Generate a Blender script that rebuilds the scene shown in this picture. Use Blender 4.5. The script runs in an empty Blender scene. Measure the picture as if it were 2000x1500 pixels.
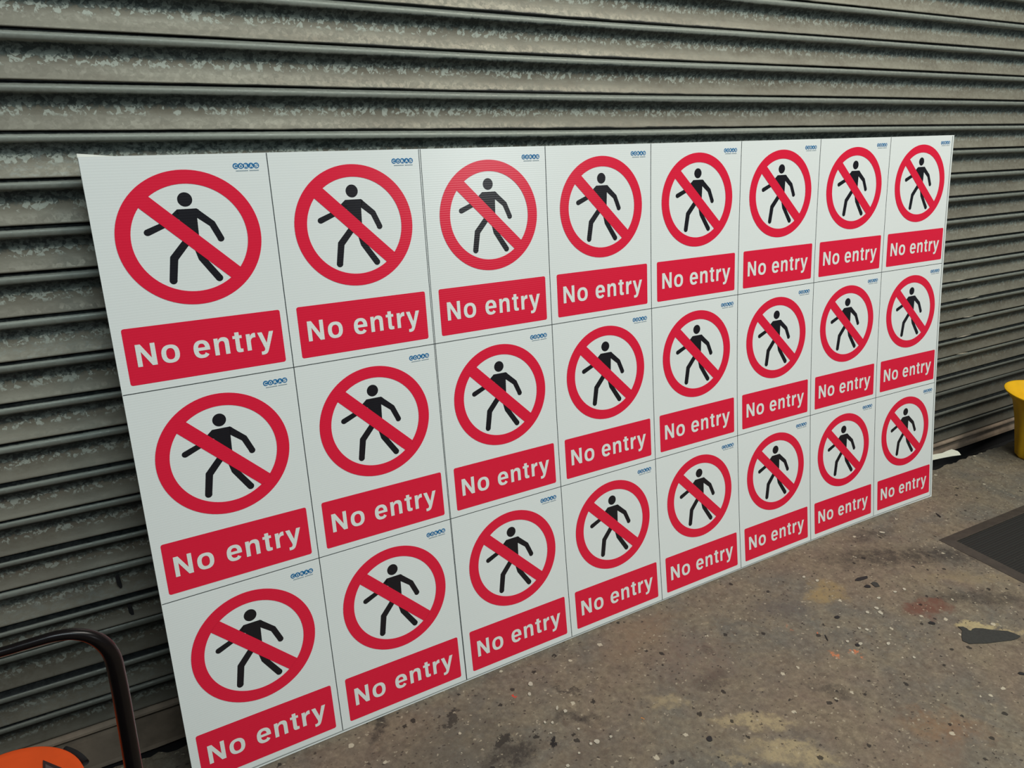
import bpy, bmesh, math, random
from mathutils import Vector, Matrix
random.seed(7)
C = bpy.context.scene.collection
sc = bpy.context.scene

def lin(r, g, b):
    f = lambda c: (c/255/12.92) if c/255 <= .04045 else ((c/255+.055)/1.055)**2.4
    return (f(r), f(g), f(b), 1)

# ------------------------------------------------------------------ camera, world, lamps, exposure
# world axes: X along the shutter, Y into the shutter, Z up
AX = ((0.86378058, -0.16462764, 0.47621513), (-0.50267008, -0.34668665, 0.79191613), (0.03472614, -0.92342087, -0.38221459))
CH = 1.3305                                                   # lens height above the floor datum
cam_d = bpy.data.cameras.new('camera'); cam = bpy.data.objects.new('camera', cam_d); C.objects.link(cam)
cam_d.sensor_width = 36; cam_d.lens = 27; cam_d.clip_start = .02
cx = [AX[i][0] for i in range(3)]; cy = [-AX[i][1] for i in range(3)]; cz = [-AX[i][2] for i in range(3)]
cam.matrix_world = Matrix(((cx[0], cy[0], cz[0], 0), (cx[1], cy[1], cz[1], 0), (cx[2], cy[2], cz[2], CH), (0, 0, 0, 1)))
sc.camera = cam
w = bpy.data.worlds.new('world'); sc.world = w; w.use_nodes = True
w.node_tree.nodes['Background'].inputs[0].default_value = (.78, .93, 1.0, 1)
w.node_tree.nodes['Background'].inputs[1].default_value = .13
def lamp(name, loc, aim, sx, sy, power, col):
    d = bpy.data.lights.new(name, 'AREA'); d.shape = 'RECTANGLE'; d.size = sx; d.size_y = sy; d.energy = power; d.color = col
    o = bpy.data.objects.new(name, d); C.objects.link(o); o.location = loc
    o.rotation_euler = (Vector(aim)-Vector(loc)).to_track_quat('-Z', 'Y').to_euler()
    return o
lamp('ceiling_lamp', (2.6, -.3, 3.9), (2.3, .3, 0), 2.4, .5, 112, (1, .97, .88))
lamp('ceiling_lamp', (0.6, -1.9, 3.9), (1.0, .3, .5), 2.4, .5, 80, (.84, .97, 1))
lamp('wall_lamp', (4.70, -5.0, 2.52), (1.2, 1.4, 1.0), .95, .50, 20, (.95, 1, 1))
sc.view_settings.view_transform = 'Standard'; sc.view_settings.look = 'None'
sc.view_settings.gamma = 1; sc.view_settings.exposure = 0.06; sc.view_settings.use_curve_mapping = False

# ------------------------------------------------------------------ helpers
def ray(x, y):
    c = ((x-1000)/1500, (y-750)/1500, 1)
    return Vector([sum(AX[i][j]*c[j] for j in range(3)) for i in range(3)])
def fz(x, y=0):                                              # the slab rises a little to the right
    return .0060 - .0012 + .0030*x - .0045
def on_floor(x, y, h=0.0):                                   # where a sight line of the photograph meets the slab
    r = ray(x, y); z = fz(1.5)
    for _ in range(4):
        t = (z+h-CH)/r.z; z = fz(r.x*t)
    return Vector((r.x*t, r.y*t, z+h))
def link(name, me, mat=None, parent=None):
    o = bpy.data.objects.new(name, me); C.objects.link(o)
    if mat: me.materials.append(mat)
    if parent: o.parent = parent
    return o
def mesh(name, vs, fs, mat=None, parent=None, smooth=False):
    me = bpy.data.meshes.new(name); me.from_pydata([tuple(v) for v in vs], [], fs); me.update()
    if smooth: me.polygons.foreach_set('use_smooth', [True]*len(me.polygons))
    return link(name, me, mat, parent)
def tag(o, label=None, cat=None, group=None, kind=None):
    for k, v in (('label', label), ('category', cat), ('group', group), ('kind', kind)):
        if v: o[k] = v
    return o
def empty(name, loc=(0, 0, 0)):
    o = bpy.data.objects.new(name, None); C.objects.link(o); o.location = loc; o.empty_display_size = .1
    return o
class NT:
    def __init__(s, name, rough=.5, metal=0):
        s.m = bpy.data.materials.new(name); s.m.use_nodes = True; s.t = s.m.node_tree; s.b = s.t.nodes['Principled BSDF']
        s.b.inputs['Roughness'].default_value = rough; s.b.inputs['Metallic'].default_value = metal
    def n(s, typ, **kw):
        x = s.t.nodes.new(typ)
        for k, v in kw.items(): setattr(x, k, v)
        return x
    def l(s, a, b): s.t.links.new(a, b)
    def val(s, sock, v):
        if hasattr(v, 'links') or hasattr(v, 'is_linked'): s.l(v, sock)
        else: sock.default_value = v
    def math(s, op, a, b=None, c=None, clamp=False):
        x = s.n('ShaderNodeMath', operation=op, use_clamp=clamp); s.val(x.inputs[0], a)
        if b is not None: s.val(x.inputs[1], b)
        if c is not None: s.val(x.inputs[2], c)
        return x.outputs[0]
    def mix(s, fac, a, b, mode='MIX'):
        x = s.n('ShaderNodeMix', data_type='RGBA', blend_type=mode); s.val(x.inputs[0], fac); s.val(x.inputs[6], a); s.val(x.inputs[7], b)
        return x.outputs[2]
    def noise(s, vec, scale, detail=4, rough=.55, dist=0):
        x = s.n('ShaderNodeTexNoise'); s.l(vec, x.inputs['Vector']); x.inputs['Scale'].default_value = scale
        x.inputs['Detail'].default_value = detail; x.inputs['Roughness'].default_value = rough; x.inputs['Distortion'].default_value = dist
        return x
    def vor(s, vec, scale, feature='F1', rnd=1):
        x = s.n('ShaderNodeTexVoronoi', feature=feature); s.l(vec, x.inputs['Vector']); x.inputs['Scale'].default_value = scale
        x.inputs['Randomness'].default_value = rnd
        return x
    def ramp(s, v, lo, hi, a=0., b=1.):
        x = s.n('ShaderNodeMapRange', clamp=True, interpolation_type='SMOOTHSTEP'); s.l(v, x.inputs[0])
        x.inputs[1].default_value = lo; x.inputs[2].default_value = hi; x.inputs[3].default_value = a; x.inputs[4].default_value = b
        return x.outputs[0]
    def scale(s, vec, sx, sy, sz, loc=(0, 0, 0), rot=(0, 0, 0)):
        x = s.n('ShaderNodeMapping'); s.l(vec, x.inputs[0]); x.inputs[1].default_value = loc; x.inputs[2].default_value = rot
        x.inputs[3].default_value = (sx, sy, sz)
        return x.outputs[0]
    def obj(s): return s.n('ShaderNodeTexCoord').outputs['Object']
    def geo(s): return s.n('ShaderNodeNewGeometry').outputs['Position']
    def bump(s, h, strength, dist=.001):
        x = s.n('ShaderNodeBump'); s.l(h, x.inputs['Height']); x.inputs['Strength'].default_value = strength; x.inputs['Distance'].default_value = dist
        s.l(x.outputs[0], s.b.inputs['Normal']); return x

# ------------------------------------------------------------------ materials
def sheet_mat(name, col, rough=.36, var=.02):
    m = NT(name, rough); p = m.geo()
    nz = m.noise(p, 3.5, 3).outputs[0]
    c2 = tuple(min(1, c*(1-var*2)) for c in col[:3])+(1,)
    m.l(m.mix(nz, col, c2), m.b.inputs['Base Color'])
    wv = m.n('ShaderNodeTexWave', bands_direction='Z'); m.l(p, wv.inputs[0]); wv.inputs['Scale'].default_value = 70
    m.bump(wv.outputs['Fac'], .085, .0006)
    return m.m
M_white = sheet_mat('fluted_white_plastic', lin(228, 232, 229), .23)
M_white2 = sheet_mat('fluted_white_plastic_edge', lin(228, 228, 218), .5)
M_red = sheet_mat('sign_red_ink', lin(226, 26, 60), .24)
M_black = sheet_mat('sign_black_ink', lin(22, 20, 26), .26)
M_text = sheet_mat('sign_white_ink', lin(228, 232, 226), .36)
M_blue = sheet_mat('logo_blue_ink', lin(22, 108, 162), .4)
M_grey = sheet_mat('tagline_grey_ink', lin(112, 134, 146), .4)
M_line = sheet_mat('cut_line_ink', lin(52, 58, 58), .4)

def galvanised():
    m = NT('galvanised_spangled_steel', .5, .30); m.b.inputs['Specular IOR Level'].default_value = .35
    p = m.geo(); o = m.obj(); oi = m.n('ShaderNodeObjectInfo')
    px = p_x(m, p); pz = m.n('ShaderNodeSeparateXYZ'); m.l(p, pz.inputs[0]); pz = pz.outputs[2]
    wob = m.noise(p, 70, 3); add = m.n('ShaderNodeVectorMath', operation='MULTIPLY_ADD'); m.l(wob.outputs['Color'], add.inputs[0])
    add.inputs[1].default_value = (.008, .008, .008); m.l(p, add.inputs[2])
    v = m.vor(add.outputs[0], 135); v2 = m.vor(add.outputs[0], 300)
    sep = m.n('ShaderNodeSeparateColor'); m.l(v.outputs['Color'], sep.inputs[0])
    sep2 = m.n('ShaderNodeSeparateColor'); m.l(v2.outputs['Color'], sep2.inputs[0])
    cry = m.math('MULTIPLY_ADD', sep2.outputs[0], .35, m.math('MULTIPLY', sep.outputs[0], .65))
    sx = m.n('ShaderNodeSeparateXYZ'); m.l(o, sx.inputs[0])
    lz = sx.outputs[2]
    zz = m.math('ADD', lz, m.math('MULTIPLY_ADD', m.noise(m.scale(p, .35, 1, 1), 34, 4, .65).outputs[0], .009, -.0045))
    zf = m.math('ADD', lz, m.math('MULTIPLY_ADD', cry, .012, -.006))
    # slat shading put into the zinc's colour: lower half beige, upper half dark crystals
    beige = m.mix(m.ramp(m.noise(m.scale(p, 1, 1, 3), 7, 6, .7).outputs[0], .3, .7), lin(139, 135, 120), lin(118, 112, 98))
    beige = m.mix(m.math('MULTIPLY', m.ramp(m.noise(m.scale(p, .08, 1, 8), 30, 4, .7).outputs[0], .5, .75), .35), beige, lin(112, 108, 96))
    beige = m.mix(m.math('MULTIPLY', cry, .22), beige, lin(150, 152, 142))
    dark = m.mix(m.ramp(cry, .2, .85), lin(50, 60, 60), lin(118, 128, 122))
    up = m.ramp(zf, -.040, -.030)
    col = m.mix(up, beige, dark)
    # band of exposed bright crystals where the two meet
    edge = m.math('MULTIPLY', m.ramp(zf, -.026, -.031), m.ramp(zf, -.045, -.038))
    spark = m.math('MULTIPLY', edge, m.ramp(cry, .56, .70))
    col = m.mix(m.math('MULTIPLY', spark, m.ramp(px, 2.6, .8, .25, .8)), col, lin(186, 192, 180))
    # shade just below the bead, painted into the colour
    bead_shade = m.math('MULTIPLY', m.ramp(zz, -.0100, -.0140), m.ramp(zz, -.034, -.022))
    col = m.mix(m.math('MULTIPLY', bead_shade, .55), col, lin(30, 37, 37))
    # patches of white bloom on single slats
    ob = m.ramp(oi.outputs['Random'], .55, .75); bl = m.math('MULTIPLY', ob, m.ramp(m.noise(m.scale(p, 1, 1, 2), 55, 5, .8).outputs[0], .45, .65))
    left = m.ramp(px, .9, .3); col = m.mix(m.math('MULTIPLY', m.math('MULTIPLY', bl, left), .35), col, lin(150, 160, 156))
    # bead: light zinc
    bead = m.math('MULTIPLY', m.ramp(lz, .0024, .0012), m.ramp(zz, -.0135, -.0095))
    col = m.mix(m.math('MULTIPLY', bead, .85), col, lin(142, 146, 136))
    hsv = m.n('ShaderNodeHueSaturation'); m.l(m.ramp(oi.outputs['Random'], 0, 1, .86, 1.06), hsv.inputs['Value']); m.l(col, hsv.inputs['Color'])
    # darker brown towards the lowest courses, with a noisy upper limit
    low_tone = m.math('ADD', pz, m.math('MULTIPLY_ADD', m.noise(p, 3, 5, .7).outputs[0], .5, -.25))
    col = m.mix(m.ramp(low_tone, .7, .05, 0, .55), hsv.outputs[0], lin(60, 52, 44))
    seam = m.math('MAXIMUM', m.ramp(lz, .0010, .0026), m.ramp(zz, -.0665, -.0702))
    col = m.mix(m.math('MULTIPLY', seam, .93), col, lin(14, 18, 20))
    m.l(col, m.b.inputs['Base Color'])
    m.l(m.ramp(cry, 0, 1, .46, .66), m.b.inputs['Roughness'])
    hh = m.math('MULTIPLY', m.math('MULTIPLY_ADD', cry, 1.0, 0), m.ramp(zf, -.048, -.030, .15, 1))
    m.bump(m.math('ADD', hh, m.math('MULTIPLY', m.noise(p, 260, 3).outputs[0], .3)), .22, .0007)
    return m.m
def p_x(m, p):
    s = m.n('ShaderNodeSeparateXYZ'); m.l(p, s.inputs[0]); return s.outputs[0]
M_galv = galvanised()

def simple(name, col, rough=.5, metal=0, var=.12, nscale=30, bump=.15, bd=.001):
    m = NT(name, rough, metal); p = m.geo(); nz = m.noise(p, nscale, 5, .6).outputs[0]
    m.l(m.mix(m.ramp(nz, .3, .7), col, tuple(c*(1-var) for c in col[:3])+(1,)), m.b.inputs['Base Color'])
    if bump: m.bump(nz, bump, bd)
    return m.m
M_rail = simple('grimy_steel_rail', lin(150, 132, 114), .6, .1, .4, 14)
M_rubber = simple('black_rubber', lin(22, 20, 21), .85, 0, .3, 60)
M_pit = simple('near_black_sill', lin(14, 12, 12), .95, 0, .3, 40, .5, .004)  # near-black base colour of the sunken sill
M_tube = simple('dark_brown_enamel', lin(17, 12, 12), .25, 0, .2, 80, .03)
M_tube.node_tree.nodes['Principled BSDF'].inputs['Specular IOR Level'].default_value = .25
M_orange = simple('orange_plastic', lin(232, 84, 30), .5, 0, .08, 25, .05)
M_decal = simple('dark_decal', lin(60, 40, 40), .5)
M_decal2 = simple('decal_grey', lin(96, 78, 76), .5)
M_yellow = simple('yellow_plastic', lin(232, 178, 14), .4, 0, .15, 12, .05)
M_paper = simple('off_white_plastic_scrap', lin(232, 232, 214), .6, 0, .1, 50)
M_chip = simple('charcoal_chip', lin(50, 50, 46), .7, 0, .3, 160)
M_chip2 = simple('black_chip', lin(26, 24, 26), .6, 0, .3, 160)
M_whitechip = simple('white_chip', lin(184, 176, 158), .6, 0, .2, 160)
M_concrete_side = simple('broken_concrete', lin(80, 72, 60), .95, 0, .5, 60, .8, .006)
M_matrim = simple('mat_rubber_border', lin(66, 57, 49), .75, 0, .3, 40, .3)
def mat_carpet():
    m = NT('ribbed_mat_carpet', .9); p = m.geo()
    r = m.scale(p, 1, 1, 1, rot=(0, 0, .02))
    wv = m.n('ShaderNodeTexWave', bands_direction='Y'); m.l(r, wv.inputs[0]); wv.inputs['Scale'].default_value = 38; wv.inputs['Distortion'].default_value = .6
    sp = m.ramp(m.vor(p, 90).outputs['Distance'], .16, .05)
    spn = m.math('MULTIPLY', sp, m.ramp(m.noise(p, 14, 3).outputs[0], .5, .62))
    c = m.mix(wv.outputs['Fac'], lin(22, 21, 19), lin(36, 34, 30))
    m.l(m.mix(m.math('MULTIPLY', spn, .5), c, lin(96, 88, 74)), m.b.inputs['Base Color'])
    m.bump(wv.outputs['Fac'], .5, .003); return m.m
M_carpet = mat_carpet()

def concrete():
    m = NT('stained_concrete', .72); p = m.geo(); m.b.inputs['Specular IOR Level'].default_value = .3
    big = m.ramp(m.noise(p, 2.2, 5, .6, .4).outputs[0], .35, .65)
    med = m.ramp(m.noise(p, 9, 6, .65, .6).outputs[0], .35, .66)
    fine = m.noise(p, 70, 6, .75).outputs[0]
    c = m.mix(big, lin(128, 112, 96), lin(110, 107, 98))
    c = m.mix(m.math('MULTIPLY', med, .6), c, lin(140, 127, 104))
    c = m.mix(m.math('MULTIPLY', m.ramp(m.noise(p, 26, 6, .75, .8).outputs[0], .5, .7), .55), c, lin(92, 76, 64))
    c = m.mix(m.math('MULTIPLY', m.ramp(m.noise(m.scale(p, 1, 2.2, 1, rot=(0, 0, .6)), 34, 6, .75, .5).outputs[0], .56, .72), .6), c, lin(166, 150, 122))
    c = m.mix(m.ramp(fine, .30, .72, .55, 0), c, lin(72, 62, 54))
    c = m.mix(m.ramp(fine, .55, .8, 0, .5), c, lin(150, 138, 118))
    wob = m.noise(p, 16, 5, .7)
    q = m.n('ShaderNodeVectorMath', operation='MULTIPLY_ADD'); m.l(wob.outputs['Color'], q.inputs[0]); q.inputs[1].default_value = (.13, .13, .13)
    sub = m.n('ShaderNodeVectorMath', operation='SUBTRACT'); m.l(p, sub.inputs[0]); sub.inputs[1].default_value = (.065, .065, .065); m.l(sub.outputs[0], q.inputs[2])
    speck = m.noise(p, 48, 8, .82).outputs[0]
    def stain(c, px, py, wx, wy, rot, col, k, soft=.6, grain=.5):
        # (px, py) centre in the photograph, wx / wy half sizes in metres on the slab
        g = on_floor(px, py); a = math.radians(rot)
        mp = m.n('ShaderNodeMapping', vector_type='TEXTURE'); m.l(q.outputs[0], mp.inputs[0])
        mp.inputs[1].default_value = (g.x, g.y, g.z); mp.inputs[2].default_value = (0, 0, a); mp.inputs[3].default_value = (wx, wy, 10)
        ln = m.n('ShaderNodeVectorMath', operation='LENGTH'); m.l(mp.outputs[0], ln.inputs[0])
        f = m.ramp(ln.outputs['Value'], 1+soft*.5, 1-soft, 0, k)
        if grain: f = m.math('MULTIPLY', f, m.ramp(speck, .40, .56, 1-grain*1.3, 1))
        return m.mix(f, c, col)
    for s in STAINS: c = stain(c, *s)
    # sparse black and pale specks trodden into the slab
    jit = m.n('ShaderNodeVectorMath', operation='MULTIPLY_ADD'); m.l(m.noise(p, 140, 3).outputs['Color'], jit.inputs[0]); jit.inputs[1].default_value = (.012, .012, .012); m.l(p, jit.inputs[2])
    v = m.vor(jit.outputs[0], 42); vs = m.n('ShaderNodeSeparateColor'); m.l(v.outputs['Color'], vs.inputs[0])
    rad = m.ramp(vs.outputs[1], 0, 1, .06, .26)
    dot = m.math('LESS_THAN', v.outputs['Distance'], rad)
    c = m.mix(m.math('MULTIPLY', m.math('MULTIPLY', dot, m.math('GREATER_THAN', vs.outputs[0], .80)), .85), c, lin(34, 30, 28))
    c = m.mix(m.math('MULTIPLY', m.math('MULTIPLY', dot, m.math('LESS_THAN', vs.outputs[0], .07)), .8), c, lin(190, 180, 158))
    v = m.vor(m.scale(jit.outputs[0], 1, 1.5, 1, rot=(0, 0, .5)), 120); vs = m.n('ShaderNodeSeparateColor'); m.l(v.outputs['Color'], vs.inputs[0])
    dot = m.math('LESS_THAN', v.outputs['Distance'], m.ramp(vs.outputs[1], 0, 1, .1, .42))
    c = m.mix(m.math('MULTIPLY', m.math('MULTIPLY', dot, m.math('GREATER_THAN', vs.outputs[0], .86)), .75), c, lin(52, 44, 40))
    c = m.mix(m.math('MULTIPLY', m.math('MULTIPLY', dot, m.math('LESS_THAN', vs.outputs[0], .10)), .6), c, lin(172, 160, 138))
    m.l(c, m.b.inputs['Base Color'])
    h = m.math('ADD', m.noise(p, 26, 8, .7).outputs[0], m.math('MULTIPLY', fine, .6)); m.bump(h, .35, .004)
    return m.m
dk, tan, red = lin(48, 43, 40), lin(158, 142, 110), lin(104, 66, 54)
STAINS = [
 (1790, 1085, .34, .050, -24, dk, .75), (1930, 1170, .22, .035, -30, dk, .6), (1700, 1045, .10, .03, -10, dk, .6), (1905, 1130, .2, .03, -28, lin(140, 124, 96), .5),
 (1815, 1185, .085, .034, -12, red, .85, .4, .3), (1905, 1222, .060, .020, -18, lin(176, 160, 118), .8, .4, .3), (1975, 1235, .06, .012, -25, lin(168, 150, 112), .7),
 (1610, 1160, .075, .045, 10, lin(146, 124, 84), .75), (1530, 1190, .10, .05, -20, lin(88, 80, 76), .6), (1390, 1330, .05, .035, 20, dk, .75), (1375, 1265, .02, .012, 0, dk, .8),
 (1620, 1350, .07, .02, -40, dk, .5), (1470, 1410, .10, .022, -32, tan, .95), (1555, 1470, .10, .03, -40, tan, .95), (1310, 1370, .05, .02, -35, tan, .6), (1430, 1480, .05, .015, -40, tan, .6),
 (1000, 1475, .07, .028, 5, dk, .9), (1130, 1400, .05, .018, -35, dk, .7), (985, 1448, .032, .014, 30, lin(24, 22, 24), .95, .3, .1), (1080, 1445, .020, .008, 60, lin(24, 22, 24), .95, .25, 0),
 (880, 1402, .028, .012, 10, lin(30, 27, 28), .9, .3, .2), (745, 1420, .045, .022, 60, dk, .8), (1110, 1350, .035, .010, -40, dk, .7), (1120, 1342, .014, .006, -30, lin(28, 26, 26), .9),
 (1004, 1361, .0075, .0045, 10, lin(206, 60, 42), .95, .25, 0), (1255, 1404, .004, .003, 0, lin(216, 134, 40), .95, .3, 0), (1592, 1237, .005, .003, 0, lin(224, 104, 58), .95, .3, 0),
 (1632, 1278, .011, .006, -20, lin(196, 118, 78), .85, .4, .3), (1673, 1278, .013, .007, -60, lin(204, 116, 72), .85, .4, .3), (1540, 1230, .008, .005, 0, lin(178, 112, 80), .6),
 (1845, 1420, .10, .05, -30, lin(132, 96, 66), .5), (1360, 1290, .12, .10, 20, lin(116, 98, 86), .5), (1840, 1480, .1, .05, 0, lin(120, 96, 78), .4), (1150, 1480, .13, .05, 0, lin(96, 84, 72), .4),
 (880, 1460, .18, .10, 0, lin(88, 80, 68), .45), (1250, 1240, .16, .05, 12, lin(124, 104, 84), .5), (300, 1490, .2, .08, 0, lin(84, 72, 60), .5)]
M_floor = concrete()

# ------------------------------------------------------------------ slab with a broken edge, and the sunken sill
EDGE = 1.3555
rnd = random.Random(3)
xs = [-3.2+i*.016 for i in range(int(9.4/.016))]
e = 0; edge = []
for x in xs:
    e = e*.72+rnd.uniform(-.0045, .0045)
    edge.append(EDGE+e+rnd.uniform(-.0015, .0015)+(.006 if rnd.random() < .04 else 0))
vs, fs = [], []
for x, y in zip(xs, edge):
    vs += [(x, -6.5, fz(x)), (x, y-.03, fz(x)), (x, y, fz(x)-.002-rnd.random()*.002), (x, y+.004, fz(x)-.05), (x, y-.004, fz(x)-.13)]
for i in range(len(xs)-1):
    a, b = 5*i, 5*i+5
    for k in range(4): fs.append((a+k, b+k, b+k+1, a+k+1))
fl = mesh('floor', vs, fs, M_floor); fl.data.materials.append(M_concrete_side)
for i, pl in enumerate(fl.data.polygons):
    if i % 4 >= 2: pl.material_index = 1
tag(fl, kind='structure')
def box(x0, x1, y0, y1, z0, z1):
    v = [(x, y, z) for x in (x0, x1) for y in (y0, y1) for z in (z0, z1)]
    return v, [(0, 1, 3, 2), (4, 6, 7, 5), (0, 4, 5, 1), (2, 3, 7, 6), (0, 2, 6, 4), (1, 5, 7, 3)]
v, f = box(-3.2, 6.2, 1.34, 1.62, -.16, -.125); tag(mesh('trim_1', v, f, M_pit), kind='structure')

# ------------------------------------------------------------------ roller shutter: one mesh shared by all slats
WY = 1.482                                                   # plane of the slat beads
prof = [(.0060, -24), (.0046, -15), (.0030, -8), (.0012, -3), (-.0006, -.4), (-.0024, .8), (-.0050, 1.3), (-.0090, .6), (-.0108, -.9), (-.0128, -3.6), (-.0152, -6.6), (-.0190, -9.8), (-.0240, -12.4),
        (-.0310, -14.2), (-.0390, -14.4), (-.0470, -13.2), (-.0550, -10.6), (-.0610, -7.8), (-.0650, -5.6), (-.0668, -4.8), (-.0680, -5.2), (-.0690, -7), (-.0696, -11), (-.0698, -18)]
def sag(x): return .0015-.0050*math.exp(-((x-1.0)/.75)**2)
def slat_mesh(k):
    x0, x1, n = -2.9, 5.9, 110; vs, fs = [], []; r = random.Random(k); P = len(prof)
    ph = [r.uniform(0, 6) for _ in range(4)]
    for i in range(n+1):
        x = x0+(x1-x0)*i/n
        dy = .0009*math.sin(1.7*x+ph[0])+.0006*math.sin(5.1*x+ph[1]); dz = .0005*math.sin(2.9*x+ph[2])
        for z, p in prof:
            vs.append((x, -(p*.001)+dy, z+sag(x)+dz))
    for i in range(n):
        for j in range(P-1):
            a = i*P+j; fs.append((a, a+1, a+P+1, a+P))
    me = bpy.data.meshes.new('slat'); me.from_pydata(vs, [], fs); me.update()
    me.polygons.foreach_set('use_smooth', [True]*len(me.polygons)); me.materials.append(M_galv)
    return me
slat_me = [slat_mesh(k) for k in range(4)]
door = empty('door_1', (1.5, WY, 0)); tag(door, kind='structure')
seam_v = {-2: -.1718, -1: -.0961, 0: -.0221, 1: .0525, 2: .1274, 3: .2008, 4: .2763, 5: .352, 6: .4275, 7: .5044, 8: .5806, 9: .654, 10: .7306, 11: .8037, 12: .8808, 13: .9488, 14: 1.0304, 15: 1.0941, 16: 1.181, 17: 1.2577}
push = {9: .0025, 10: -.002, 11: .003, 12: -.003, 13: .0035, 14: -.004, 15: .004, 16: -.005, 17: .001}
for s in range(-27, 18):
    v = seam_v.get(s, -.0221+.0747*s)
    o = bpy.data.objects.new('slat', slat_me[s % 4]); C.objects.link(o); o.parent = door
    o.location = (-1.5, push.get(s, 0)*.6, CH-v); h = (seam_v.get(s+1, v+.0747)-v)/.0745 if s < 17 else .96
    o.scale = (1, 1, h)
# bottom rail: folded plate with a top lip, and the rubber seal below it
zr = CH-1.3275
def rail_pr(x):
    zb = zr-.060-.056*max(0, min(1, (1.6-x)/1.6))
    return [(zr+.010, .022), (zr+.002, .018), (zr-.001, .006), (zr-.004, -.0015), (zr-.009, -.0025), (zr-.012, .001), (zr-.015, .010), (zr-.024, .012), (zr-.036, .010), (zb+.012, .004), (zb+.003, .001), (zb, .004), (zb, .02)]
vs, fs = [], []; NP = len(rail_pr(0))
for i in range(89):
    x = -2.9+8.8*i/88
    for z, y in rail_pr(x): vs.append((x-1.5, y, z))
for i in range(88):
    for j in range(NP-1): a = i*NP+j; fs.append((a, a+1, a+NP+1, a+NP))
mesh('bottom_rail', vs, fs, M_rail, door)
v, f = box(-4.4, 4.4, .021, .034, -.126, zr-.050); mesh('rubber_seal', v, f, M_rubber, door)
# punched slots and pale plastic slivers on the slats
def on_wall(x, y, d=0.): r = ray(x, y); t = (WY-d)/r.y; return Vector((r.x*t, WY-d, r.z*t+CH))
def blob(name, pts, h, mat, parent=None, off=Vector((0, 0, 0))):
    """a flat piece: outline lifted along its own normal by h"""
    c = sum(pts, Vector())/len(pts); n = Vector()
    for i in range(len(pts)): n += (pts[i]-c).cross(pts[(i+1) % len(pts)]-c)
    n.normalize()
    if n.dot(Vector((0, 0, CH))-c) < 0: n = -n
    k = len(pts); vs = [p-off for p in pts]+[p+n*h-off for p in pts]
    fs = [tuple(range(k)), tuple(range(k, 2*k))]+[(i, (i+1) % k, k+(i+1) % k, k+i) for i in range(k)]
    return mesh(name, vs, fs, mat, parent)
DL = Vector((1.5, WY, 0))
for (x, y) in ((231, 1136), (254, 1190)):
    pts = [on_wall(x+dx, y+dy, -.0085) for dx, dy in ((-6, -9), (-3, -13), (1, -13), (4, -6), (7, 4), (8, 10), (4, 12), (-2, 6))]
    blob('punched_slot', pts, .0015, M_rubber, door, DL)
for (x0, y0, x1, y1) in ((1881, 620, 1901, 616.5), (1868, 659.5, 1896, 653), (1868, 692, 1890, 688), (1861, 548.5, 1884, 545.5), (1889, 583, 1912, 578)):
    pts = [on_wall(x0, y0, .003), on_wall((x0+x1)/2, (y0+y1)/2-.8, .003), on_wall(x1, y1, .003), on_wall((x0+x1)/2, (y0+y1)/2+1.2, .003)]
    blob('pale_sliver', pts, .001, M_whitechip, door, DL)

# ------------------------------------------------------------------ the leaning sheets
MM = ((0.99985369, 0.00489862, -0.01638898), (0.01702395, -0.1915795, 0.98132945), (0.00166737, -0.98146487, -0.19163486))
TT = (1.24415574, 1.3701542, -0.74227061)
TERMS = [(2, 0), (1, 1), (0, 2), (3, 0), (2, 1), (1, 2), (0, 3), (4, 0), (3, 1), (2, 2), (4, 1)]
CO = [-2.35442549e-02, 2.17430183e-03, -1.51107103e-02, -6.42894851e-03, 7.68345004e-03, -3.29716281e-03, -5.68854318e-04, -1.48928419e-05, -2.07097362e-03, 7.99195069e-03, -5.68503196e-03]
NRM = Vector((-MM[0][2], -MM[1][2], -MM[2][2]))              # out of the printed face, towards the room
def S(u, v, d=0.):
    """point of the bowed sheet; u, v along it in metres, d out of its face"""
    w_ = sum(c*(u/1.2)**i*(v/.6)**j for c, (i, j) in zip(CO, TERMS))
    return Vector([MM[i][0]*u+MM[i][1]*v+MM[i][2]*w_+TT[i] for i in range(3)])+Vector((0, 0, CH))+NRM*d
ROWV = (-.5933061, -.2, .1955015, .5937141)
U0, U1 = -1.1971, 1.1950
def sheet_body(name, u0, u1, v0, v1, back, front, mat, parent=None, shape=None, nu=48, nv=24):
    vs, fs = [], []
    for side in (front, back):
        for j in range(nv+1):
            for i in range(nu+1):
                a, b = i/nu, j/nv; u = u0+(u1-u0)*a; v = v0+(v1-v0)*b
                if shape: u, v = shape(u, v, a, b)
                vs.append(S(u, v, side))
    N = (nu+1)*(nv+1); q = lambda i, j: j*(nu+1)+i
    for j in range(nv):
        for i in range(nu):
            fs.append((q(i, j), q(i, j+1), q(i+1, j+1), q(i+1, j))); fs.append((N+q(i, j), N+q(i+1, j), N+q(i+1, j+1), N+q(i, j+1)))
    for i in range(nu):
        fs.append((q(i, 0), q(i+1, 0), N+q(i+1, 0), N+q(i, 0))); fs.append((q(i, nv), N+q(i, nv), N+q(i+1, nv), q(i+1, nv)))
    for j in range(nv):
        fs.append((q(0, j), N+q(0, j), N+q(0, j+1), q(0, j+1))); fs.append((q(nu, j), q(nu, j+1), N+q(nu, j+1), N+q(nu, j)))
    return mesh(name, vs, fs, mat, parent)
def to_floor(u, v, a, b):
    if b < .999: return u, v
    for _ in range(4): v += (S(u, v, -.002).z-fz(S(u, v).x)-.0008)/.9815
    return u, v
ps = empty('printed_sheet', tuple(S(0, .60, 0)))
PO = ps.location.copy()
def place(o):                                                # keep world coordinates while parented to the sheet's empty
    o.matrix_parent_inverse = Matrix.Translation(-PO); return o
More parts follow.
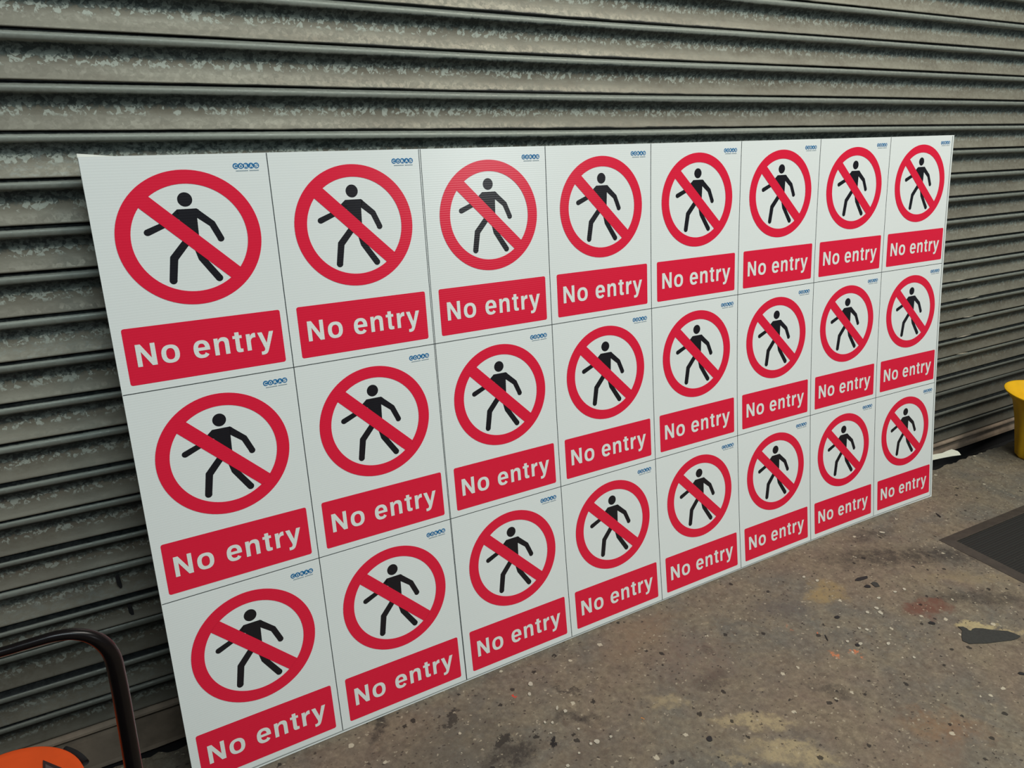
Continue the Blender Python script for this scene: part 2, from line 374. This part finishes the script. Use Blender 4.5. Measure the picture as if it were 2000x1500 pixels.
body = place(sheet_body('sheet', U0, U1+.0080, ROWV[0], ROWV[3]+.0065, -.0042, 0, M_white, ps, to_floor, 60, 60))
tag(ps, 'large white fluted plastic sheet printed with twenty-four red No entry signs', 'sheet')
def cornerkick(u, v, a, b):
    if b < .02: v -= .0068*max(0, 1-a/.03)
    if b < .06: u -= .0008*(1-b/.06)
    return u, v
s2 = sheet_body('plastic_sheet', U0, U1+.004, ROWV[0]+.0012, ROWV[3]+.002, -.0092, -.0050, M_white2, None, cornerkick, 120, 60)
tag(s2, 'blank white sheet hidden behind the printed one, its corner peeping out at the top left', 'sheet')
# -------- artwork of one sign in millimetres (x right, y down) inside a 300 x 400 cell
def cellmap(r, c):
    ub = (c-4)*.3
    def f(x, y, d): return S(ub+x*.001, ROWV[r]+(ROWV[r+1]-ROWV[r])*y/400, d*.001)
    return f
def tri2d(loops, fill_extra=()):
    """triangulate 2-D outlines (first outer, others holes)"""
    from mathutils.geometry import tessellate_polygon
    tris = tessellate_polygon([[Vector((x, y, 0)) for x, y in l] for l in loops])
    pts = [p for l in loops for p in l]
    return pts, [tuple(t) for t in tris]
CXc, CYc, RX, RY, RXi, RYi = 153.2, 141.3, 119.0, 116.4, 95.2, 93.0
def arc(rx, ry, a0, a1, n): return [(CXc+rx*math.cos(a0+(a1-a0)*i/n), CYc+ry*math.sin(a0+(a1-a0)*i/n)) for i in range(n+1)]
def ring_art():
    vs, fs = [], []; n = 96
    for i in range(n):
        a = 2*math.pi*i/n; vs += [(CXc+RX*math.cos(a), CYc+RY*math.sin(a)), (CXc+RXi*math.cos(a), CYc+RYi*math.sin(a))]
    for i in range(n): a, b = 2*i, 2*((i+1) % n); fs.append((a, b, b+1, a+1))
    # the diagonal bar, cut into short lengths so that it follows the bowed sheet
    h = 12.7; L = 97.0; k = 14; b0 = len(vs)
    d = Vector((.7107, .7035)); nn = Vector((-d.y, d.x))
    for i in range(k+1):
        t = -L+2*L*i/k; p = Vector((CXc-.4, CYc+.4))+d*t
        vs += [tuple(p+nn*h), tuple(p-nn*h)]
    for i in range(k): a = b0+2*i; fs.append((a, a+2, a+3, a+1))
    return vs, fs
def capsule(a, b, ra, rb=None, n=8):
    rb = rb or ra; a, b = Vector(a), Vector(b); d = (b-a).normalized(); t = math.atan2(d.y, d.x)
    return [(a.x+ra*math.cos(t+math.pi/2+math.pi*i/n), a.y+ra*math.sin(t+math.pi/2+math.pi*i/n)) for i in range(n+1)] + \
           [(b.x+rb*math.cos(t-math.pi/2+math.pi*i/n), b.y+rb*math.sin(t-math.pi/2+math.pi*i/n)) for i in range(n+1)]
def walker_art():
    vs, fs = [], []
    def add(loop):
        p, t = tri2d([loop]); o = len(vs); vs.extend(p); fs.extend([tuple(i+o for i in x) for x in t])
    add([(152.0+12.1*math.cos(a*math.pi/16), 75.0+12.2*math.sin(a*math.pi/16)) for a in range(32)])
    # trunk with both shoulders
    add([(137, 91), (168.8, 91), (172.6, 93.8), (167.6, 107.4), (166.4, 137), (156.8, 163), (148, 152), (137.7, 145.2), (142, 128), (138.6, 109), (128, 101.2)])
    # right arm: elbow then hand
    add([(168.8, 91), (195.6, 115.4), (207.2, 143.2)]+[(201.9+5.9*math.cos(a), 145.4+5.9*math.sin(a)) for a in [math.radians(d) for d in range(0, 181, 20)]]+[(186.2, 122.6), (167.4, 107.2), (160, 98)])
    # left arm
    add([(137, 91), (140, 104), (131, 111), (122, 117.5)]+[(85.4+5.9*math.cos(a), 127.0+5.6*math.sin(a)) for a in [math.radians(d) for d in range(65, 250, 18)]]+[(106, 113.2), (119, 107.5), (127, 99.5)])
    # legs
    add([(137.7, 145.2), (114.3, 170.6), (107.3, 211)]+[(113.7+6.5*math.cos(a), 211.8+6.6*math.sin(a)) for a in [math.radians(d) for d in range(175, -6, -18)]]+[(126.5, 176.9), (146.5, 154.4), (153, 146)])
    add([(155.5, 160), (159.9, 179.4), (184.6, 218.4)]+[(189.8+6.3*math.cos(a), 214.8+6.4*math.sin(a)) for a in [math.radians(d) for d in range(140, -36, -18)]]+[(175.6, 182.4), (168.5, 168), (160, 150)])
    return vs, fs
def grid_rect(x0, x1, y0, y1, nx, ny, r=0):
    vs, fs = [], []
    X = [x0, x0+r]+[x0+r+(x1-x0-2*r)*i/nx for i in range(1, nx)]+[x1-r, x1] if r else [x0+(x1-x0)*i/nx for i in range(nx+1)]
    Y = [y0, y0+r]+[y0+r+(y1-y0-2*r)*i/ny for i in range(1, ny)]+[y1-r, y1] if r else [y0+(y1-y0)*i/ny for i in range(ny+1)]
    n = len(X)
    for y in Y:
        for x in X: vs.append((x, y))
    for j in range(len(Y)-1):
        for i in range(n-1):
            corner = r and i in (0, n-2) and j in (0, len(Y)-2)
            if not corner: fs.append((j*n+i, (j+1)*n+i, (j+1)*n+i+1, j*n+i+1)); continue
            # rounded corner fan
            cx_, cy_ = (X[1] if i == 0 else X[-2]), (Y[1] if j == 0 else Y[-2])
            ci = len(vs); vs.append((cx_, cy_)); a0 = {(0, 0): 180, (1, 0): 270, (1, 1): 0, (0, 1): 90}[(int(i > 0), int(j > 0))]
            for k in range(6): a = math.radians(a0+18*k); vs.append((cx_+r*math.cos(a), cy_+r*math.sin(a)))
            for k in range(5): fs.append((ci, ci+1+k, ci+2+k))
    return vs, fs
def text_art(s, x0, x1, ybase, cap, weight, spacing=1.0):
    cu = bpy.data.curves.new('lettering', 'FONT'); cu.body = s; cu.size = 1; cu.resolution_u = 5; cu.fill_mode = 'FRONT'
    cu.offset = weight; cu.space_character = spacing
    o = bpy.data.objects.new('tmp', cu); C.objects.link(o); bpy.context.view_layer.update()
    me = bpy.data.meshes.new_from_object(o.evaluated_get(bpy.context.evaluated_depsgraph_get()))
    co = [tuple(v.co) for v in me.vertices]; fs = [tuple(p.vertices) for p in me.polygons]
    bpy.data.objects.remove(o); bpy.data.curves.remove(cu); bpy.data.meshes.remove(me)
    xa, xb = min(c[0] for c in co), max(c[0] for c in co)
    capu = .729+2*weight
    return [(x0+(c[0]-xa)/(xb-xa)*(x1-x0), ybase-(c[1]+weight)/capu*cap) for c in co], fs
def sup(cx_, cy_, a, b, t0, t1, n, e=2.35):
    out = []
    for i in range(n+1):
        t = math.radians(t0+(t1-t0)*i/n); c_, s_ = math.cos(t), math.sin(t)
        out.append((cx_+a*math.copysign(abs(c_)**(2/e), c_), cy_+b*math.copysign(abs(s_)**(2/e), s_)))
    return out
def glyphs():
    """bold grotesque letters as outlines, 718 units cap height: glyph -> (advance, [outline, hole ...])"""
    g = {}
    g['N'] = (722, [[(69, 0), (69, 718), (222, 718), (512, 244), (512, 718), (654, 718), (654, 0), (504, 0), (211, 478), (211, 0)]])
    g['o'] = (611, [sup(306, 266, 274, 280, 0, 352, 44), sup(306, 266, 131, 174, 0, 352, 44)])
    e = sup(278, 266, 256, 280, -38, -352+360-368, 40)       # from the lower terminal clockwise to the bar
    low = [(534, 223), (168, 223)]+sup(290, 223, 122, 131, 180, 300, 12, 2.2)+[(378, 152)]
    g['e'] = (556, [e+low, [(170, 318)]+sup(277, 318, 107, 122, 180, 0, 16, 2.2)[1:]])
    g['n'] = (611, [[(66, 0), (66, 532), (199, 532), (199, 456), (232, 500), (275, 533), (325, 546), (375, 546), (435, 538), (487, 512), (524, 468), (541, 415), (545, 345), (545, 0), (405, 0), (405, 300), (401, 360), (387, 400), (358, 424), (316, 432), (272, 423), (235, 394), (213, 350), (206, 290), (206, 0)]])
    g['t'] = (333, [[(12, 438), (12, 532), (88, 532), (88, 680), (228, 680), (228, 532), (312, 532), (312, 438), (228, 438), (228, 165), (233, 122), (252, 103), (285, 98), (312, 99), (312, -2), (270, -9), (215, -11), (160, -4), (120, 18), (97, 55), (88, 112), (88, 438)]])
    g['r'] = (389, [[(64, 0), (64, 532), (197, 532), (197, 440), (220, 488), (255, 524), (300, 544), (345, 547), (375, 543), (375, 401), (335, 405), (285, 399), (245, 377), (217, 338), (205, 285), (204, 240), (204, 0)]])
    g['y'] = (556, [[(8, 532), (160, 532), (283, 168), (402, 532), (548, 532), (352, 2), (322, -78), (288, -145), (240, -190), (180, -210), (120, -213), (74, -208), (74, -96), (115, -99), (155, -95), (182, -78), (198, -45), (202, -8), (196, 20)]])
    for ch, (ad, loops) in list(g.items()):               # generous x-height of the printed lettering
        if ch != 'N': g[ch] = (ad*1.02, [[(x*1.02, y*(1.065 if 0 < y <= 560 else 1)) for x, y in l] for l in loops])
    return g
def word_art(words, x0, x1, ybase, cap, extra):
    g = glyphs(); k = cap/718; adv = []; x = 0
    for ch in ' '.join(words): adv.append((ch, x)); x += (278 if ch == ' ' else g[ch][0])+extra
    xa = adv[0][1]+69; xb = adv[-1][1]+548; out = []; vs, fs = [], []
    for ch, ax in adv+[(' ', 0)]:
        if ch == ' ': out.append((vs, fs)); vs, fs = [], []; continue
        pts, tr_ = tri2d(g[ch][1]); o = len(vs)
        vs += [(x0+(ax+px_-xa)/(xb-xa)*(x1-x0), ybase-py_*k) for px_, py_ in pts]; fs += [tuple(i+o for i in t) for t in tr_]
    return out
def logo_discs():
    vs, fs = [], []
    for k in range(5):
        cx_, cy_ = 243.8+k*8.95, 21.9; o = len(vs); vs.append((cx_, cy_))
        for i in range(20): a = 2*math.pi*i/20; vs.append((cx_+5.0*math.cos(a), cy_+5.2*math.sin(a)))
        for i in range(20): fs.append((o, o+1+i, o+1+(i+1) % 20))
    return vs, fs
def logo_text():
    vs, fs = [], []
    for k, ch in enumerate('CÓRAS'):
        cap = 6.0 if ch != 'Ó' else 5.4
        v, f = text_art(ch, 243.8+k*8.95-3.0, 243.8+k*8.95+3.0, 25.0, cap, .022)
        o = len(vs); vs += v; fs += [tuple(i+o for i in t) for t in f]
    return vs, fs
def tagline():
    # two words too small to read in the photograph: a row of tiny upright ticks
    vs, fs = [], []
    x = 243.4
    for k in range(26):
        if k == 14: x += 2.0; continue
        o = len(vs); vs += [(x, 29.6), (x+1.15, 29.6), (x+1.15, 31.2), (x, 31.2)]; fs.append((o, o+3, o+2, o+1)); x += 1.52
    return vs, fs
W1, W2 = word_art(['No', 'entry'], 35.3, 269.8, 354.7, 39.4, 52)
ART = [('prohibition_ring', ring_art(), M_red, .75), ('walking_figure', walker_art(), M_black, .40), ('caption_panel', grid_rect(18.6, 287.2, 285.6, 386.2, 8, 3, 4.2), M_red, .40),
       ('caption_word', W1, M_text, .75), ('caption_word', W2, M_text, .75),
       ('logo_discs', logo_discs(), M_blue, .40), ('logo_lettering', logo_text(), M_text, .60), ('logo_tagline', tagline(), M_grey, .40)]
for r in range(3):
    for c in range(8):
        f = cellmap(r, c)
        x0 = (U0+1.2)*1000 if c == 0 else 0; x1 = 300+(U1-1.2)*1000 if c == 7 else 300
        gv, gf = grid_rect(x0, x1, 0, 400, 6, 8)
        sg = place(mesh('printed_sign', [f(x, y, .18) for x, y in gv], gf, M_white, ps))
        for nm, (av, af), mt, d in ART:
            o = mesh(nm, [f(x, y, d) for x, y in av], af, mt, sg); o.matrix_parent_inverse = Matrix()
# cut lines between the signs
def strip(a, b, wd, n, double=False):
    vs, fs = [], []
    for i in range(n+1):
        t = i/n; u = a[0]+(b[0]-a[0])*t; v = a[1]+(b[1]-a[1])*t
        if a[0] == b[0] or abs(a[0]-b[0]) < .05: vs += [S(u-wd/2, v, .0006), S(u+wd/2, v, .0006)]
        else: vs += [S(u, v-wd/2, .0006), S(u, v+wd/2, .0006)]
    for i in range(n): fs.append((2*i, 2*i+1, 2*i+3, 2*i+2))
    return vs, fs
for c in range(1, 8):
    u = (c-4)*.3
    lines = [((u, ROWV[0]+.0005), (u, ROWV[3]))] if c != 2 else [((u-.0017, ROWV[0]+.0005), (u-.0008, ROWV[3])), ((u+.0019, ROWV[0]+.0005), (u+.0004, ROWV[3]))]
    for a, b in lines:
        v, f = strip(a, b, .0015 if c != 2 else .0011, 30); place(mesh('cut_line', v, f, M_line, ps))
M_line2 = sheet_mat('trim_line_ink', lin(142, 146, 142), .4)
v, f = strip((U0+.001, ROWV[3]), (U1, ROWV[3]), .0022, 60); place(mesh('cut_line', v, f, M_line2, ps))
v, f = strip((U1, ROWV[0]+.002), (U1, ROWV[3]), .0026, 40); place(mesh('cut_line', v, f, M_line2, ps))
for r in (1, 2):
    v, f = strip((U0+.001, ROWV[r]), (U1-.001, ROWV[r]), .0014, 60); place(mesh('cut_line', v, f, M_line, ps))

# ------------------------------------------------------------------ mat
mat = empty('floor_mat', tuple(on_floor(1833.3, 1054.9))); MO = mat.location.copy()
tag(mat, 'black ribbed rubber-edged floor mat lying right of the sign sheet', 'mat')
A0, A1, A2 = on_floor(1833.3, 1054.9), on_floor(2000, 987.3), on_floor(2000, 1139.3)
d1 = (A1-A0).normalized(); d2 = (A2-A0).normalized(); LEN1, LEN2 = .95, .62
def mp(a, b, h): p = A0+d1*a+d2*b; p.z = fz(p.x)+h; return p-MO
def quadring(o0, o1, i0, i1, ho, hi):
    O = [mp(0+o0, 0+o0, ho), mp(LEN1-o0, o0, ho), mp(LEN1-o0, LEN2-o0, ho), mp(o0, LEN2-o0, ho)]
    I = [mp(i0, i0, hi), mp(LEN1-i0, i0, hi), mp(LEN1-i0, LEN2-i0, hi), mp(i0, LEN2-i0, hi)]
    return O, I
O, I = quadring(0, 0, .030, 0, .0012, .0065); _, I2 = quadring(0, 0, .034, 0, 0, .0065); B = [p-Vector((0, 0, .0012)) for p in O]
vs = B+O+I+I2; fs = []
for a in range(3):
    for i in range(4): fs.append((4*a+i, 4*a+(i+1) % 4, 4*a+4+(i+1) % 4, 4*a+4+i))
mesh('mat_border', vs, fs, M_matrim, mat)
nr = 46; vs, fs = [], []
for i in range(nr+1):
    t = .0335+(LEN2-.067)*i/nr; h = .0052 if i % 2 else .0038
    vs += [mp(.0335, t, h), mp(LEN1-.0335, t, h)]
for i in range(nr): fs.append((2*i, 2*i+1, 2*i+3, 2*i+2))
mesh('mat_pile', vs, fs, M_carpet, mat)

# ------------------------------------------------------------------ tubular handle (lower left)
tr = empty('trolley', (0, 0, 0))
tag(tr, 'dark brown bent tube handle of a trolley standing at the lower left', 'trolley')
def at_y(x, y, Y): r = ray(x, y); t = Y/r.y; return Vector((r.x*t, r.y*t, r.z*t+CH))
HY = .93
path = [((-330, 1364), 8.5), ((-160, 1318), 9), ((0, 1274), 9.6), ((40, 1262), 9.8), ((80, 1250), 10.2), ((105, 1243.2), 10.6), ((128, 1239.3), 11), ((148, 1238.5), 11.6), ((168, 1241), 12.6), ((186, 1247.2), 13.8), ((202, 1258), 14.8), ((214, 1272), 15.4), ((222, 1290), 15.8), ((228, 1316), 15.8), ((235, 1350), 15.8), ((243, 1395), 15.8), ((252, 1447), 15.8), ((261, 1500), 15.8)]
ctr = [(at_y(x, y, HY), rp) for (x, y), rp in path]
last = ctr[-1][0]; prev = ctr[-3][0]; d = (last-prev).normalized(); zb = .19
L = (last.z-zb)/-d.z; ctr.append((last+d*L*.5, 15.8)); ctr.append((last+d*L, 15.8))
rt = Vector((AX[0][2], AX[1][2], AX[2][2]))
def tube(name, pts, parent, mat, seg=16):
    vs, fs = [], []
    for i, (p, r) in enumerate(pts):
        a = pts[max(i-1, 0)][0]; b = pts[min(i+1, len(pts)-1)][0]; t = (b-a).normalized()
        s = t.cross(Vector((0, 1, 0))).normalized(); q = t.cross(s)
        for k in range(seg): an = 2*math.pi*k/seg; vs.append(p+s*r*math.cos(an)+q*r*math.sin(an))
    for i in range(len(pts)-1):
        for k in range(seg): a, b = i*seg+k, i*seg+(k+1) % seg; fs.append((a, b, b+seg, a+seg))
    fs += [tuple(range(seg)), tuple(range((len(pts)-1)*seg, len(pts)*seg))]
    return mesh(name, vs, fs, mat, parent, True)
def smooth_path(pts, n=4):
    out = []
    for i in range(len(pts)-1):
        p0 = pts[max(i-1, 0)]; p1 = pts[i]; p2 = pts[i+1]; p3 = pts[min(i+2, len(pts)-1)]
        for k in range(n):
            t = k/n; f = lambda a, b, c, d: .5*((2*b)+(-a+c)*t+(2*a-5*b+4*c-d)*t*t+(-a+3*b-3*c+d)*t**3)
            out.append((f(p0[0], p1[0], p2[0], p3[0]), f(p0[1], p1[1], p2[1], p3[1])))
    return out+[pts[-1]]
ctr = [(p, r*(p-Vector((0, 0, CH))).dot(rt)/1500) for p, r in ctr]
# the far leg mirrors the near one about the middle of the top bar
top = ctr[0][0]; xl = top.x
leg2 = []
for p, r in reversed(ctr[5:]): leg2.append((Vector((2*xl-p.x, p.y, p.z+0)), r))
tube('handle', smooth_path(leg2+ctr), tr, M_tube)
xa, xb = leg2[0][0].x-.04, ctr[-1][0].x+.04
v, f = box(xa, xb, .22, .955, .145, .19); mesh('deck', v, f, M_rubber, tr)
for X in (xa+.06, xb-.06):
    for Y in (.30, .88):
        n = 20; vs, fs = [], []
        for k in range(n):
            a = 2*math.pi*k/n
            for dx in (-.016, .016): vs.append((X+dx, Y+.062*math.cos(a), fz(X)+.063+.062*math.sin(a)))
        for k in range(n): a, b = 2*k, 2*((k+1) % n); fs.append((a, b, b+1, a+1))
        fs += [tuple(range(0, 2*n, 2)), tuple(range(1, 2*n, 2))]
        mesh('wheel', vs, fs, M_rubber, tr)
        v, f = box(X-.024, X+.024, Y-.02, Y+.02, .11, .146); mesh('caster_fork', v, f, M_rail, tr)

# ------------------------------------------------------------------ orange-lidded pail (bottom left corner)
pc = ray(8, 1572); ZL = .25; t = (ZL-CH)/pc.z; pcx, pcy = pc.x*t, pc.y*t
depth = Vector((pcx, pcy, ZL-CH)).dot(rt); RL = 142*depth/1500
pail = empty('pail', (pcx, pcy, fz(pcx))); tag(pail, 'dark pail with round orange lid bearing a triangular mark, in the bottom left corner', 'pail')
def lathe(name, prof_, mat, parent, seg=64, smooth=True, wob=None):
    vs, fs = [], []
    for z, r in prof_:
        for k in range(seg):
            a = 2*math.pi*k/seg; rr = r*(wob(a, z) if wob else 1); vs.append((rr*math.cos(a), rr*math.sin(a), z))
    for i in range(len(prof_)-1):
        for k in range(seg): a, b = i*seg+k, i*seg+(k+1) % seg; fs.append((a, b, b+seg, a+seg))
    return mesh(name, vs, fs, mat, parent, smooth)
H = ZL-fz(pcx)
lathe('pail_body', [(.001, 0.001), (.001, RL*.78), (.02, RL*.8), (H-.02, RL*.93), (H-.012, RL*.93), (H-.012, .001)], M_rubber, pail)
lid = lathe('lid', [(H-.016, RL*.94), (H-.016, RL*.995), (H-.006, RL), (H-.001, RL*.992), (H, RL*.975), (H-.0012, RL*.9), (H-.0015, .001)], M_orange, pail)
def on_lid(x, y): r = ray(x, y); t = (ZL-CH+.0)/r.z; return Vector((r.x*t-pcx, r.y*t-pcy, H+.0004))
tri = [on_lid(84, 1484.5), on_lid(150, 1512), on_lid(84, 1580)]
mesh('warning_mark', tri, [(0, 1, 2)], M_decal, lid)
tri2 = [on_lid(89, 1493), on_lid(132, 1513), on_lid(89, 1560)]
mesh('warning_mark_centre', [p+Vector((0, 0, .0004)) for p in tri2], [(0, 1, 2)], M_decal2, lid)
# bail lug on the far right of the rim
a0 = math.atan2(on_lid(143, 1484).y, on_lid(143, 1484).x)
lugp = [((RL+.006)*math.cos(a0+d), (RL+.006)*math.sin(a0+d)) for d in (-.10, -.02, .08, .18, .28, .36)]
tube('bail_lug', [(Vector((x, y, H-.010)), .0055) for x, y in lugp], pail, M_rubber)

# ------------------------------------------------------------------ yellow fluted stand at the right edge
g = on_floor(2008, 893); yb = empty('yellow_tub', (g.x, g.y, fz(g.x)))
tag(yb, 'yellow plastic tub with flared rim and fluted sides at the right edge', 'tub')
k = Vector((g.x, g.y, g.z-CH)).dot(rt)/1500; HT = .262
flute = lambda a, z: 1+(.028*math.cos(9*a) if z < HT*.8 else 0)
lathe('tub_body', [(.0, .001), (.0, 20*k), (.010, 24*k), (.03, 26*k), (HT*.3, 32*k), (HT*.55, 40*k), (HT*.74, 48*k), (HT*.84, 54*k), (HT*.93, 64*k)], M_yellow, yb, 96, True, flute)
lathe('flared_rim', [(HT*.93, 64*k), (HT*.975, 71*k), (HT, 73*k), (HT*1.005, 72*k), (HT*.995, 69*k), (HT*.9, 57*k), (HT*.86, 48*k), (HT*.80, 45*k), (HT*.79, .001)], M_yellow, yb, 96)

# ------------------------------------------------------------------ litter on the slab
def flat(name, pix, h, mat, label, cat, group=None, lift=.0006):
    pts = [on_floor(x, y, lift) for x, y in pix]; c = sum(pts, Vector())/len(pts)
    o = blob(name, pts, h, mat, None, c); o.location = c
    return tag(o, label, cat, group)
r0 = [(1819, 889), (1840, 885.5), (1850, 881), (1858.5, 878), (1870, 881.5), (1873.5, 884.5), (1876.5, 889), (1860, 891), (1838, 895.2), (1819, 899.5)]
pts = [on_floor(x, y, .002) for x, y in r0]
bk = on_floor(1700, 925, .002); bk2 = on_floor(1712, 945, .002)
pts = [bk]+pts+[bk2]; c0 = sum(pts, Vector())/len(pts)
o = blob('plastic_offcut', pts, .0016, M_paper, None, c0); o.location = c0
tag(o, 'off-white flat offcut poking out behind the sheet stack at the shutter foot', 'offcut')
z = lambda x, y: (1860+x/14.286, 1200+y/14.286)
flk = [z(150, 345), z(220, 350), z(300, 350), z(400, 395), z(460, 450), z(520, 460), z(560, 410), z(640, 385), z(860, 400), z(1100, 435), z(1300, 455), z(1540, 470), z(1700, 530), z(1880, 600), z(1900, 625), z(1800, 690), z(1640, 730), z(1400, 755), z(1150, 785), z(950, 812), z(700, 815), z(480, 828), z(400, 790), z(285, 740), z(260, 640), z(262, 540), z(275, 460), z(230, 410)]
flat('dark_flake', flk, .0012, M_chip, 'large pointed charcoal flake lying flat on the concrete at the right', 'flake')
def chip(x, y, a, b, rot, mat, name, label, cat, group=None, n=9, sd=0):
    r = random.Random(int(x*7+y)); R = math.radians(rot); pix = []
    for k in range(n):
        t = 2*math.pi*k/n; q = r.uniform(.75, 1.12); px_, py_ = a*math.cos(t)*q, b*math.sin(t)*q
        pix.append((x+px_*math.cos(R)-py_*math.sin(R), y+px_*math.sin(R)+py_*math.cos(R)))
    flat(name, pix, .0012, mat, label, cat, group)
chip(1683, 1130, 14, 3.2, -14, M_chip2, 'black_chip', 'long thin black chip, uppermost of three below the right end of the sheets', 'chip')
chip(1710, 1142, 9.5, 4.2, 24, M_chip, 'black_chip', 'charcoal chip right of centre in the trio below the sheets', 'chip')
chip(1694.5, 1145, 7, 3, 5, M_chip2, 'black_chip', 'small black chip at the lower left of the trio below the sheets', 'chip')
chip(1635, 1205.5, 6, 3, 0, M_chip2, 'black_chip', 'round black chip between tan patch and orange paint spots', 'chip')
chip(1820, 1217, 8, 2.6, 12, M_chip2, 'black_chip', 'black chip just below the red-brown stain', 'chip')
chip(1385, 1443, 6.5, 6, 30, M_chip2, 'black_chip', 'chunky black chip near the bottom middle of the floor', 'chip')
chip(1675, 1260, 5.5, 3, 10, M_chip2, 'black_chip', 'small black chip just above the right orange paint spot', 'chip')
chip(1996, 1316, 7, 3, 15, M_chip2, 'black_chip', 'black chip at the right edge of the picture', 'chip')
chip(1614, 1246, 8, 1.3, 62, M_chip2, 'twig', 'thin dark sliver left of the orange paint spots', 'sliver')
chip(1833, 1007, 7, 1.4, 40, M_chip2, 'twig', 'thin dark sliver between the sheet corner and the mat', 'sliver')
chip(1723, 1040, 5.6, 1.5, 10, M_whitechip, 'white_chip', 'white sliver on the dark patch near the right end of the sheets', 'chip')
GW = 'white chips scattered on the concrete below the right of the sheets'
for i, (x, y, a, b, ro) in enumerate([(1720, 1197, 6, 3, 30), (1712, 1188, 5, 2.4, 20), (1694, 1196, 4, 2.6, 10), (1716, 1168, 4.5, 2.2, 0), (1766, 1151, 4.5, 2.2, 25), (1748, 1156, 3.6, 1.8, 0), (1570, 1127, 3.6, 2.6, 0), (1596, 1134, 3.4, 2.2, 0), (1693, 1230, 4.2, 2.2, 15), (1678, 1227, 3.6, 2, 20), (1680, 1257.5, 4.5, 3, -10), (1735, 1257, 4, 3, 20), (1785, 1284, 3.5, 2, 30), (1655, 1253, 3.5, 2.2, 0)]):
    chip(x, y, a, b, ro, M_whitechip, 'white_chip', 'small white chip among others scattered below the right of the sheets', 'chip', GW)
GP = 'white paint drips on the concrete below the middle of the sheets'
for i, (x, y, a, b, ro) in enumerate([(1036, 1336, 5.5, 5, 40), (1034, 1356, 3.4, 3.2, 0), (1088, 1383, 3, 4, 0), (1104, 1389, 3.8, 3.4, 0), (1064, 1411, 2.8, 2.6, 0), (1079, 1411.5, 3, 3, 0), (1076, 1432, 2.4, 2, 0), (1166, 1449, 6, 5, 20), (1154, 1453, 3, 2.6, 0), (1193, 1439, 3, 2.8, 0), (1131, 1471, 2.6, 2.2, 0), (1130, 1424, 2.6, 2.2, 0), (1109, 1496, 4, 3.2, 0)]):
    chip(x, y, a, b, ro, M_whitechip, 'paint_drip', 'small round white paint drip below the middle of the sheets', 'paint drip', GP)
